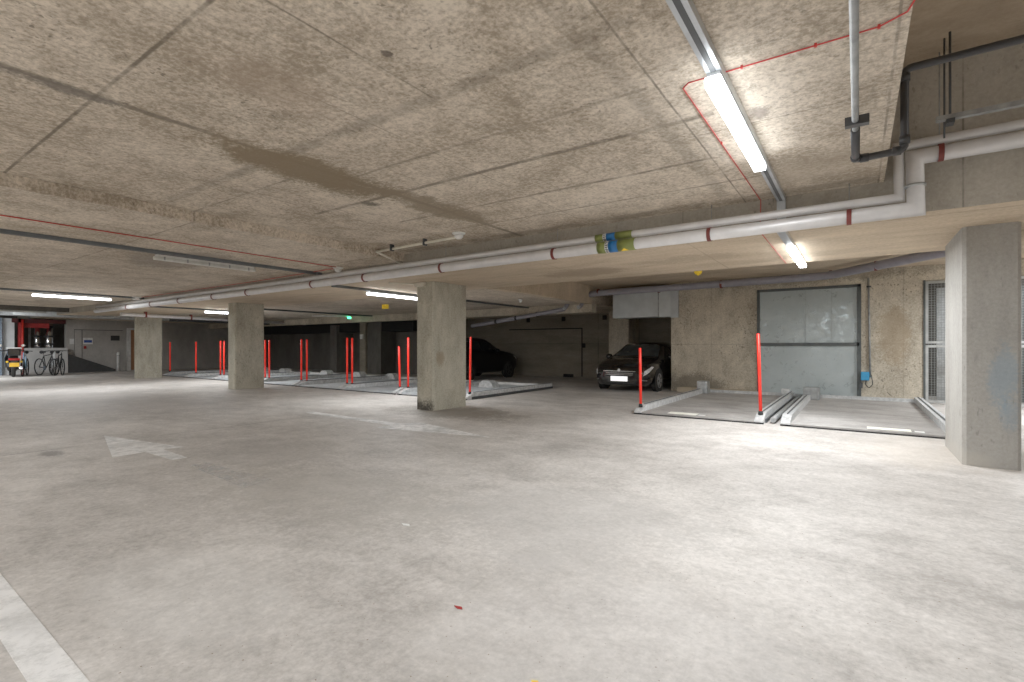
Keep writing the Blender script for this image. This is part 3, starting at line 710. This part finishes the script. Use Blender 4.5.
# ------------------------------------------------------------------ vehicles
def catmull(tab, s):
    n = len(tab)
    for i in range(n-1):
        if tab[i][0] <= s <= tab[i+1][0]: break
    p0, p1, p2, p3 = tab[max(i-1, 0)], tab[i], tab[i+1], tab[min(i+2, n-1)]
    t = (s-p1[0])/(p2[0]-p1[0]) if p2[0] > p1[0] else 0
    out = []
    for j in range(1, len(p1)):
        d = p2[0]-p1[0]
        m1 = (p2[j]-p0[j])/max(p2[0]-p0[0], 1e-6)*d; m2 = (p3[j]-p1[j])/max(p3[0]-p1[0], 1e-6)*d
        out.append((2*t**3-3*t*t+1)*p1[j]+(t**3-2*t*t+t)*m1+(-2*t**3+3*t*t)*p2[j]+(t**3-t*t)*m2)
    return out
class Shell:
    def __init__(s, tab): s.tab = tab; s.L = tab[-1][0]
    def ring(s, y):
        zb, zbelt, zt, w, wt = catmull(s.tab, y)
        h = zt-zbelt
        return [(w*.84, zb), (w*.97, zb+.10), (w, (zb+zbelt)/2), (w*.99, zbelt-.07), (w*.94, zbelt), (wt+.04*min(1, h*3), zt-.10*min(1, h*2.5)), (wt*.86, zt-.01), (0, zt+.015)]
    def pt(s, y, u, side=1, off=0):
        r = s.ring(y); i = min(int(u), 6); t = u-i
        a, b_ = r[i], r[i+1]; x = a[0]+(b_[0]-a[0])*t; z = a[1]+(b_[1]-a[1])*t
        dx, dz = b_[0]-a[0], b_[1]-a[1]; l = math.hypot(dx, dz) or 1
        return Vector((side*(x+dz/l*off), y, z-dx/l*off))
    def body(s):
        m = MB(); N = 44; rings = []
        for i in range(N+1):
            y = s.L*i/N; r = s.ring(y)
            pts = [(x, y, z) for x, z in r]+[(-x, y, z) for x, z in r[-2::-1]]
            rings.append([m.b.verts.new(p) for p in pts])
        for i in range(N):
            a, b_ = rings[i], rings[i+1]; n = len(a)
            for j in range(n):
                f = m.b.faces.new((a[j], a[(j+1) % n], b_[(j+1) % n], b_[j])); f.smooth = True
        m.b.faces.new(rings[0][::-1]); m.b.faces.new(rings[-1])
        return m
    def patch(s, corners, side, off=.012, n=8, both=False):
        """corners: 4 (y,u) ; bilinear patch"""
        m = MB(); A, B, Cc, D = corners
        for sd in ((1, -1) if both else (side,)):
            g = []
            for i in range(n+1):
                row = []
                for j in range(n+1):
                    p, q = i/n, j/n
                    y = (A[0]*(1-p)+B[0]*p)*(1-q)+(D[0]*(1-p)+Cc[0]*p)*q
                    u = (A[1]*(1-p)+B[1]*p)*(1-q)+(D[1]*(1-p)+Cc[1]*p)*q
                    row.append(m.b.verts.new(s.pt(y, u, sd, off)))
                g.append(row)
            for i in range(n):
                for j in range(n):
                    f = m.b.faces.new((g[i][j], g[i+1][j], g[i+1][j+1], g[i][j+1])); f.smooth = True
        return m
def wheel(parent, x, y, r, side, w=.2, rim='alloy'):
    e = empty('wheel', (x, y, r)); e.parent = parent
    t = MB(); hw = w/2
    t.lathe([(r*.66, -hw), (r*.9, -hw*1.0), (r, -hw*.7), (r, hw*.7), (r*.9, hw), (r*.66, hw)], (0, 0, 0), 'X', 32); t.build('tyre', 'rubber', e)
    rm = MB(); f = side*hw
    rm.lathe([(r*.68, f*.9), (r*.68, f*1.03), (r*.60, f*1.03), (r*.58, f*.75)], (0, 0, 0), 'X', 28)
    for i in range(5):
        a = 2*PI*i/5
        c, s_ = math.cos(a), math.sin(a)
        q = []
        for (rr, ww) in ((r*.1, .035), (r*.62, .05)):
            q.append((f*1.06, c*rr-s_*ww, s_*rr+c*ww)); q.append((f*1.06, c*rr+s_*ww, s_*rr-c*ww))
        rm.prism([q[0], q[1], q[3], q[2]], (-side*.03, 0, 0))
    rm.lathe([(r*.17, f*.8), (r*.17, f*1.1)], (0, 0, 0), 'X', 16)
    rm.build('rim', rim, e)
hatch = Shell([(0, .28, .56, .60, .58, .40), (.06, .22, .62, .68, .72, .58), (.22, .19, .70, .78, .83, .70), (.5, .18, .78, .87, .89, .76), (.9, .18, .85, .96, .91, .78), (1.2, .18, .90, 1.01, .91, .78),
               (1.5, .18, .92, 1.16, .91, .70), (1.95, .18, .94, 1.40, .91, .61), (2.5, .18, .96, 1.47, .91, .59), (3.1, .18, .99, 1.46, .90, .58), (3.7, .2, 1.02, 1.36, .88, .55), (4.1, .26, 1.0, 1.15, .82, .55), (4.3, .34, .85, .93, .70, .5)])
suv = Shell([(0, .40, .80, .86, .62, .45), (.06, .34, .88, .95, .78, .62), (.25, .30, .95, 1.04, .88, .74), (.6, .28, 1.02, 1.12, .93, .8), (1.2, .28, 1.08, 1.20, .95, .82), (1.45, .28, 1.10, 1.26, .95, .80),
             (2.1, .28, 1.13, 1.66, .95, .68), (2.7, .28, 1.15, 1.74, .95, .66), (3.6, .28, 1.17, 1.73, .94, .64), (4.2, .3, 1.18, 1.62, .92, .62), (4.55, .36, 1.15, 1.35, .86, .6), (4.7, .45, 1.0, 1.1, .75, .55)])
def car(sh, loc, rz, label, paint, wr, axles, glass, kind):
    e = empty('car', loc, rz, label, 'car')
    sh.body().build('body', paint, e)
    s0, s1 = (1.62, 3.45) if kind == 'hatch' else (1.75, 4.1)
    for sd in (-1, 1):
        sh.patch([(s0, 4.15), (s0+.95, 4.12), (s0+.95, 4.85), (s0+.55, 4.85)], sd, .006).build('side_window', 'glass', e)
        sh.patch([(s0+1.02, 4.12), (s1, 4.15), (s1-.1, 4.85), (s0+1.02, 4.85)], sd, .006).build('side_window', 'glass', e)
    ws0, ws1 = (1.26, 1.93) if kind == 'hatch' else (1.5, 2.08)
    sh.patch([(ws0, 5.3), (ws1, 5.3), (ws1, 7), (ws0, 7)], 1, .006, both=True).build('windscreen', glass, e)
    for ax in axles:
        for sd in (-1, 1):
            hw = sh.ring(ax)[2][0]
            a = MB(); a.lathe([(wr+.055, 0), (wr+.055, sd*.012)], (sd*(hw-.012+.004), ax, wr), 'X', 32)
            a.build('wheel_arch', 'rubber', e)
            wheel(e, sd*(hw-.085), ax, wr, sd, rim='alloy' if kind == 'hatch' else 'dark_rim')
    for sd in (-1, 1):
        m = MB(); m.lathe([(.02, -.10), (.085, -.08), (.10, 0), (.08, .08), (.02, .1)], (sd*(sh.ring(ws0+.35)[3][0]+.12), ws0+.42, sh.ring(ws0+.35)[4][1]+.07), 'X', 12)
        m.build('door_mirror', paint, e)
        sh.patch([(.05, 2.5), (.50, 3.15), (.42, 3.75), (.09, 3.6)], sd, .008).build('headlamp', 'lamp', e)
        sh.patch([(.03, 1.2), (.16, 1.25), (.15, 1.55), (.03, 1.5)], sd, .010).build('fog_lamp', 'chrome', e)
    e.scale = (1.03, 1, 1.045) if kind == 'hatch' else (1, 1, 1)
    if kind == 'hatch':
        m = MB(); m.prism([(-.50, -.012, .60), (.50, -.012, .60), (.40, -.012, .46), (-.40, -.012, .46)], (0, .02, 0)); m.build('grille', 'rubber', e)
        m = MB()
        for z in (.50, .545): m.box(-.42, .42, -.018, -.01, z, z+.012)
        m.box(-.50, .50, -.02, 0, .60, .618); m.build('grille_trim', 'chrome', e)
        m = MB(); m.lathe([(.045, 0), (.045, -.012)], (0, -.015, .635), 'Y', 16); m.build('badge', 'chrome', e)
        MB().box(-.50, .50, -.012, .01, .24, .29).build('lower_grille', 'rubber', e)
        MB().box(-.26, .26, -.035, -.015, .32, .46, .006).build('number_plate', 'plate_white', e)
    else:
        MB().box(-.50, .50, -.012, .01, .6, .8).build('grille', 'rubber', e)
    return e
car(hatch, (-5.95, 14.30, 0), 0, 'shiny black hatchback with a blank white number plate, parked nose out', 'carblack', .315, (.88, 3.5), 'glasslit', 'hatch')
car(suv, (-13.68, 19.0, 0), PI, 'dark SUV in shadow, nose to the back wall, half hidden by the middle pillar', 'carblue', .36, (.9, 3.65), 'glass', 'suv')

# ------------------------------------------------------------------ far left corner
x = XL
# dwarf wall, dark wedge standing in for a shadow on the wall, recess frames
tag(MB().box(x+.0, x+.25, 6.15, 8.08, 0, 1.3, .02).build('low_wall', 'pale'), 'pale low concrete wall behind the parked bicycles', 'wall')
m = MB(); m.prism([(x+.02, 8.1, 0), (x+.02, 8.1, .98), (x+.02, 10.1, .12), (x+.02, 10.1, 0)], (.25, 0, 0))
tag(m.build('shadow_wedge', 'shade_vent'), 'dark wedge standing in for a shadow on the far wall right of the low wall', 'ramp')
rf = empty('red_steel_frame', (x, 6.3, 0), label='red painted steel frame with an upright and a deep cross beam behind the scooter', cat='steel frame')
MB().box(.1, .2, -.08, .05, 0, 2.75).build('upright', 'redpaint', rf)
MB().box(.0, .2, -.3, 1.7, 2.55, 2.75).build('cross_beam', plain('dark_red_beam', (.07, .01, .01), .6), rf)
MB().box(-.2, -.0, .15, 1.1, 2.32, 2.6).build('red_cabinet', 'redpaint', rf)
MB().tube([(.26, .06, 0), (.26, .06, 2.7)], .045, 10).build('lit_pipe', plain('bright_red_pipe', (.6, .03, .02), .4), rf)
for i, (y, r) in enumerate(((7.0, .13), (7.45, .16))):
    e = empty('riser_pipe', (x-.3, y, 0), label=['left', 'right'][i]+' of the two shiny riser pipes standing above the low wall', cat='pipe')
    MB().lathe([(r, .0), (r, 2.9)], (0, 0, 0), 'Z', 20).build('pipe_body', 'chrome', e)
    for z in (1.5, 1.9, 2.4): MB().lathe([(r*1.22, -.04), (r*1.22, .04)], (0, 0, z), 'Z', 20).build('clamp', 'blackpipe', e)
tag(MB().lathe([(.05, 0), (.05, 2.9)], (x-.3, 6.72, 0), 'Z', 10).build('riser_pipe', 'steel_dull'), 'slim grey pipe in the dark recess left of the shiny riser pipes', 'pipe')
tag(MB().box(x-.02, x+.1, 5.68, 6.1, 0, 2.75).build('wall_panel', 'whitepanel'), 'tall white panel at the left edge behind the scooter', 'panel')
tag(MB().box(x+.1, x+.4, 4.9, 5.62, 0, 2.75).build('locker_side', 'bluegrey'), 'blue grey metal cabinet side at the extreme left edge', 'cabinet')
# signs on the far wall
sg = empty('wall_sign', (x+.02, 8.95, 1.66), label='blue and white sign on the far wall', cat='sign')
MB().box(0, .02, -.2, .2, -.16, .18).build('sign_board', 'white', sg)
MB().box(.02, .025, -.17, .17, -.08, .06).build('blue_field', 'signblue', sg)
tag(MB().box(x+.0, x+.02, 8.2, 8.38, 1.5, 1.78).build('paper_notice', 'white'), 'plain white paper notice left of the blue and white sign', 'sign')
tag(MB().box(x+.0, x+.06, 8.78, 8.88, 1.25, 1.4).build('call_point', 'redpaint'), 'small red call point below the blue and white sign', 'call point')
tag(MB().box(x+.0, x+.03, 9.95, 10.35, 1.7, 1.98).build('vent_grille', 'shade_vent'), 'small dark grille on the far wall left of the orange door', 'vent')
dr = empty('door_3', (x, 10.8, 0), kind='structure'); tag(dr, 'orange brown wooden door in a white frame on the far wall', 'door')
MB().box(0, .05, .06, .42, .05, 2.3).build('door_leaf', 'wood', dr)
MB().box(0, .1, -.12, .05, 0, 2.42).box(0, .1, .43, .5, 0, 2.42).box(0, .1, .05, .43, 2.32, 2.42).build('door_frame', 'white', dr)
d4 = empty('door_4', (x, 8.6, 0), kind='structure'); tag(d4, 'plain grey double door outline on the far wall behind the signs', 'door')
MB().box(0, .01, -.21, -.2, .05, 2.25).box(0, .015, .1, .12, .05, 2.25).box(0, .015, -.22, 1.9, 2.25, 2.28).build('door_outline', 'darkgrey', d4)
bo = empty('bollard', (x+.3, 10.2, 0), label='slim white bollard beside the orange door', cat='bollard')
MB().lathe([(.07, 0), (.07, 1.0), (.05, 1.05), (.01, 1.07)], (0, 0, 0), 'Z', 12).build('post', 'white', bo)
MB().lathe([(.074, .0), (.074, .03)], (0, 0, .85), 'Z', 12).build('band', 'steel_dull', bo)
# dark ducts under the left ceiling
dd = empty('air_duct', (-30, 8, 2.9), label='dark duct sloping across under the far left ceiling', cat='duct')
m = MB(); m.prism([(-31.5, 5.2, 2.78), (-31.5, 5.2, 3.0), (-27.5, 9.8, 2.78), (-27.5, 9.8, 2.6)], (.7, .3, 0)); at0(m.build('duct_body', 'steel_dull', dd), dd)
tag(MB().box(-27.1, -26.8, 10.2, 16, 2.58, 2.79).build('cable_tray', 'darkgrey'), 'dark cable tray under the far left soffit', 'cable tray')

# scooter seen from behind
def scooter(loc, rz):
    e = empty('scooter', loc, rz, 'dark scooter with a yellow number plate parked at the left edge', 'scooter'); e.scale = (1.12, 1.12, 1.12)
    for y, r in ((0, .24), (1.25, .24)):
        w = empty('wheel', (0, y, r)); w.parent = e
        MB().lathe([(r*.6, -.06), (r*.95, -.055), (r, 0), (r*.95, .055), (r*.6, .06)], (0, 0, 0), 'X', 24).build('tyre', 'rubber', w)
        MB().lathe([(r*.62, -.03), (r*.62, .03)], (0, 0, 0), 'X', 20).build('rim', 'alloy', w)
    b = MB()
    b.tube([(0, -.28, .62), (0, -.05, .60), (0, .3, .56), (0, .55, .36)], [.10, .19, .18, .14], 14)
    b.tube([(0, .5, .34), (0, .95, .34)], [.17, .15], 12)
    b.tube([(0, 1.0, .35), (0, 1.08, .75), (0, 1.0, 1.02)], [.20, .22, .12], 14)
    b.tube([(0, 1.25, .40), (0, 1.3, .5), (0, 1.1, .6)], [.09, .1, .08], 10)
    b.build('fairing', 'carblack', e)
    MB().tube([(0, -.25, .78), (0, .1, .80), (0, .5, .74)], [.12, .15, .13], 12).build('seat', 'rubber', e)
    MB().tube([(-.36, .88, 1.05), (-.2, .95, 1.06), (.2, .95, 1.06), (.36, .88, 1.05)], .02, 8).build('handlebar', 'rubber', e)
    for s in (-1, 1):
        m = MB(); m.tube([(s*.25, .95, 1.05), (s*.32, .97, 1.22)], .008, 6); m.lathe([(.055, -.01), (.055, .01)], (s*.34, .97, 1.27), 'Y', 12); m.build('mirror', 'chrome', e)
        MB().lathe([(.04, -.03), (.03, .02)], (s*.20, -.30, .62), 'Y', 10).build('indicator', 'yellow', e)
    MB().box(-.19, .19, -.50, -.14, .86, 1.14, .05).build('top_case', 'carblack', e)
    MB().box(-.21, .21, -.52, -.12, 1.14, 1.19, .02).build('case_lid', 'white', e)
    MB().box(-.16, .16, -.40, -.34, .68, .76, .01).build('tail_lamp', 'taillamp', e)
    MB().box(-.14, .14, -.42, -.40, .42, .58, .005).build('number_plate', 'plate_yellow', e)
    MB().tube([(.17, .2, .3), (.19, -.35, .36)], [.04, .055], 10).build('exhaust', 'chrome', e)
scooter((-31.4, 5.62, 0), PI*.5-.12)
def bicycle(loc, rz, paint, label):
    e = empty('bicycle', loc, rz, label, 'bicycle', 'bicycles leaning by the low wall'); e.scale = (1.12, 1.12, 1.15)
    R = .34
    for x in (-.52, .52):
        w = empty('wheel', (x, 0, R)); w.parent = e
        m = MB(); m.tube([(R*math.cos(2*PI*i/28), 0, R*math.sin(2*PI*i/28)) for i in range(28)], .022, 8, closed=True); m.build('tyre', 'rubber', w)
        m = MB()
        for i in range(12): m.tube([(0, 0, 0), (.93*R*math.cos(PI*i/6), 0, .93*R*math.sin(PI*i/6))], .003, 4)
        m.build('spokes', 'chrome', w)
    m = MB()
    bb_, hd, st_, rr, ff = (-.06, 0, .29), (.36, 0, .82), (-.2, 0, .80), (-.52, 0, R), (.52, 0, R)
    for a, b in ((bb_, hd), (bb_, st_), (st_, (.33, 0, .88)), (bb_, rr), (st_, rr)): m.tube([a, b], .018, 8)
    m.build('frame', paint, e)
    MB().tube([(.33, 0, .95), (.38, 0, .75), ff], .018, 8).build('fork', paint, e)
    MB().tube([(.38, -.28, 1.0), (.34, -.1, 1.02), (.34, .1, 1.02), (.38, .28, 1.0)], .014, 8).build('handlebar', 'rubber', e)
    MB().tube([(-.38, 0, .96), (-.22, 0, .97), (-.08, 0, .96)], [.07, .05, .02], 10).build('saddle', 'rubber', e)
    MB().tube([(-.2, 0, .8), (-.23, 0, .95)], .014, 8).build('seat_post', 'chrome', e)
    m = MB(); m.lathe([(.09, -.005), (.09, .005)], (-.06, -.04, .29), 'Y', 16); m.tube([(-.06, -.08, .29), (.02, -.08, .15)], .01, 6); m.build('crank', 'chrome', e)
bicycle((-32.1, 6.13, 0), -.32, 'bikeblue', 'pale blue bicycle nearest the scooter, almost end on by the low wall')
bicycle((-31.9, 6.85, 0), .25, 'rubber', 'dark bicycle showing its big wheels in the middle of the row')
bicycle((-31.9, 7.08, 0), -.12, 'whitepanel', 'white framed bicycle between two dark ones')
bicycle((-31.9, 7.32, 0), -.05, 'rubber', 'dark bicycle at the right end of the row')

# small litter on the floor
for (x, y, sx_, sy_, mat, lab) in ((-1.75, 2.02, .03, .012, 'redpaint', 'tiny red scrap on the near floor'),
                                   (-1.1, 1.75, .018, .015, 'yellow', 'tiny orange scrap on the near floor'),
                                   (-2.9, 2.72, .05, .02, 'white', 'small white scrap on the floor ahead of the camera')):
    m = MB(); m.prism([(x-sx_, y, .001), (x, y-sy_, .001), (x+sx_, y-sy_*.3, .001), (x+sx_*.4, y+sy_, .001)], (0, 0, .004))
    tag(m.build('litter_scrap', mat), lab, 'litter')

# ------------------------------------------------------------------ lighting / camera
def lamp(x, y, z, power, lx=.12, ly=1.8, col=(.95, .98, 1)):
    l = bpy.data.lights.new('batten_lamp', 'AREA'); l.shape = 'RECTANGLE'; l.size = lx; l.size_y = ly; l.energy = power; l.color = col
    o = bpy.data.objects.new('batten_lamp', l); C.objects.link(o); o.location = (x, y, z); return o
LAMPS = [(-.74, 4.2, 3.02, 60), (-.74, 8.65, 2.69, 108), (-9.8, 8.85, 2.64, 65), (-20.1, 4.9, 2.87, 85), (-20.1, 9.6, 2.64, 70),
         (-.74, -3, 3.02, 165), (-10.35, -3, 2.93, 165), (-19.9, -3, 2.93, 130), (-5.6, -5, 3.02, 165), (-15, -5, 2.93, 120), (6.2, 1, 3.02, 80), (6.2, 4.2, 4.2, 70)]  # this row belongs to the added, unseen fill battens
for p in LAMPS: lamp(*p)
lamp(3.6, 13.2, 2.85, 150, 1.8, .1)
batten(3.0, 16.2, 17.8, 3.40, 'added fill batten in the store behind the wire mesh gate, out of view', 'tube_dim')  # added with its lamp to brighten the store behind the mesh
lamp(3.0, 17.0, 3.28, 40)
lamp(-30.5, 3.3, 3.15, 150)
w = bpy.data.worlds.new('world'); bpy.context.scene.world = w; w.use_nodes = True
w.node_tree.nodes['Background'].inputs[0].default_value = (.8, .85, .9, 1); w.node_tree.nodes['Background'].inputs[1].default_value = .3

cam = bpy.data.cameras.new('camera'); co = bpy.data.objects.new('camera', cam); C.objects.link(co)
cam.sensor_width = 36; cam.lens = 497/1024*36; cam.shift_y = 5/1024; cam.clip_start = .05
co.location = (0, 0, 1.4); co.rotation_euler = (PI/2, 0, math.atan(345/497))
s = bpy.context.scene; s.camera = co
s.view_settings.view_transform = 'Standard'; s.view_settings.look = 'None'; s.view_settings.exposure = 0.52; s.view_settings.gamma = 1.15
s.cycles.max_bounces = 12; s.cycles.diffuse_bounces = 6; s.cycles.use_denoising = True
s.cycles.sample_clamp_indirect = 6
